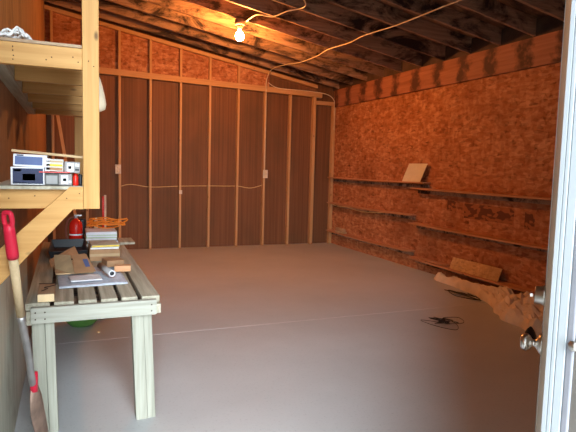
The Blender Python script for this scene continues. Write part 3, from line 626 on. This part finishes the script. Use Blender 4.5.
# red fire extinguisher
ex, ey = .075, 5.12
t = thing('fire_extinguisher', 'red fire extinguisher with black hose standing on the bench', 'fire extinguisher', (ex, ey, BZ))
obj('cylinder', MB().lathe((ex, ey, BZ), [(.052, 0), (.056, .006), (.056, .17), (.050, .20), (.034, .222), (.018, .232), (.016, .24)]), REDP, t)
obj('label_band', MB().lathe((ex, ey, BZ), [(.0565, .09), (.0568, .092), (.0568, .10), (.0565, .102)]), PAPER, t)
obj('valve', MB().lathe((ex, ey, BZ + .24), [(.016, 0), (.016, .022), (.01, .026)]).box(ex - .012, ex + .05, ey - .008, ey + .008, BZ + .262, BZ + .272), STEEL, t)
obj('hose', MB().tube(spline([(ex - .012, ey, BZ + .252), (ex - .06, ey - .02, BZ + .235), (ex - .085, ey - .03, BZ + .15), (ex - .08, ey - .03, BZ + .08), (ex - .055, ey - .04, BZ + .03)]), .007, 8), plain('brown_hose', (.20, .06, .04), .5), t)
# dark cans
single('paint_can', MB().lathe((.13, 5.305, BZ), [(.035, 0), (.038, .004), (.038, .20), (.034, .21), (.034, .215)], n=24), BLACK, 'dark can behind the extinguisher under the shelf rail', 'can', (.13, 5.305, BZ))
single('glue_bottle', MB().lathe((.255, 5.31, BZ), [(.016, 0), (.018, .005), (.018, .19), (.010, .205), (.008, .225)], n=20), CREAM, 'slim cream bottle beside the dark can at the bench far end', 'bottle', (.255, 5.31, BZ))
# orange cord coil on top of the magazines
mc = MB(); pts = []; rnd = random.Random(11)
for i in range(84):
    a = i * .45; rr = .13 + .03 * math.sin(i * .7) + rnd.uniform(-.03, .03)
    pts.append((.33 + math.cos(a) * rr * 1.15, 5.17 + math.sin(a) * rr * .8, BZ + .148 + .06 * (i / 84) + rnd.uniform(0, .03) ))
mc.tube(spline(pts, 4), .0055, 6)
single('extension_cord', mc, ORANGE, 'coil of orange extension cord heaped at the far end of the bench', 'cord', (.33, 5.17, BZ + .14))
single('scrap_board', MB().box(.43, .58, 5.03, 5.36, BZ + .001, BZ + .021), BENCH, 'short grey scrap board overhanging the far right bench corner', 'board', (.50, 5.2, BZ), bevel=.002)
# green bowl under the bench
mbw = MB().lathe((.115, 4.98, 0), [(.05, 0), (.10, .012), (.135, .05), (.15, .10), (.152, .15), (.146, .15), (.142, .10), (.12, .05), (.06, .02), (.001, .018)], n=32)
single('green_bowl', mbw, GREEN, 'round green plastic bowl on the floor under the bench', 'bowl', (.115, 4.98, 0))
single('floor_pebble', MB().lathe((.24, 4.72, 0), [(.012, 0), (.016, .006), (.01, .012), (.001, .014)], n=8), ENDG, 'tiny pale wood chip on the floor by the green bowl', 'chip', (.24, 4.72, 0))

# ---------------------------------------------------------------- shovel leaning at the left
t = thing('shovel', 'red gripped long handled shovel leaning against the left wall', 'shovel', (-.12, 2.75, 0))
S = [Vector(p) for p in ((-.204, 2.20, 1.265), (-.193, 2.27, 1.078), (-.183, 2.45, .791), (-.162, 2.55, .58), (-.150, 2.61, .43), (-.13, 2.68, .24), (-.098, 2.78, .012))]
# grip: sleeve and loop
d0 = (S[0] - S[1]).normalized()
g0 = S[1]
obj('grip_sleeve', MB().tube([g0, g0 + d0 * .02, g0 + d0 * .12, g0 + d0 * .145], [.021, .0225, .021, .019], 14), RED, t)
side = Vector((.80, -.6, .0)).normalized()
lp = [g0 + d0 * .13 - side * .010, g0 + d0 * .155 - side * .017, g0 + d0 * .175 - side * .017, g0 + d0 * .192 - side * .012, g0 + d0 * .192 + side * .012, g0 + d0 * .175 + side * .017, g0 + d0 * .155 + side * .017, g0 + d0 * .13 + side * .010]
obj('grip_loop', MB().tube(spline(lp, 5), .0095, 10), RED, t)
obj('shaft', MB().tube([S[1] - d0 * .0, S[2]], [.0175, .017], 14), ASH, t)
obj('socket', MB().tube(spline([S[2] + (S[1] - S[2]) * .04, S[3], Vector((-.158, 2.58, .50)), S[4]], 6), [.0185] + [.016] * 17 + [.014], 12), STEEL, t)
# blade: tapering shallow scoop
bl = MB(); nrow, ncol = 12, 8; vs = []
bd = (S[6] - S[4]).normalized(); bw = Vector((.22, .97, 0)).normalized(); bw = (bw - bd * bw.dot(bd)).normalized(); bn = bd.cross(bw)
Lb = (S[6] - S[4]).length
for layer in (0, 1):
    for i in range(nrow + 1):
        s_ = i / nrow; wd = .02 + .085 * min(1, s_ * 4) ** .6 if s_ < .25 else .105 * (1 - max(0, (s_ - .6) / .4) ** 2 * .75)
        wd *= .42 if s_ < .03 else .75
        for j in range(ncol + 1):
            q = (j / ncol - .5) * 2
            vs.append(S[4] + bd * Lb * s_ + bw * q * wd + bn * (.028 * (1 - q * q) * (1 - .4 * s_) + layer * .003 - .01))
n1 = (nrow + 1) * (ncol + 1); ix = lambda i, j: i * (ncol + 1) + j
fs = [(ix(i, j), ix(i, j + 1), ix(i + 1, j + 1), ix(i + 1, j)) for i in range(nrow) for j in range(ncol)]
fs += [tuple(reversed([a + n1 for a in f_])) for f_ in fs]
ring = [ix(0, j) for j in range(ncol + 1)] + [ix(i, ncol) for i in range(1, nrow + 1)] + [ix(nrow, j) for j in range(ncol - 1, -1, -1)] + [ix(i, 0) for i in range(nrow - 1, 0, -1)]
fs += [(ring[a], ring[(a + 1) % len(ring)], ring[(a + 1) % len(ring)] + n1, ring[a] + n1) for a in range(len(ring))]
bl.add(vs, fs, 0, True)
obj('blade', bl, RUST, t)
obj('neck_collar', MB().tube([S[4] + Vector((.004, 0, .06)), S[4] + Vector((.002, 0, -.03))], [.0165, .0175], 12), RED, t)

for o in bpy.data.objects:
    if '_w' in o: del o['_w']
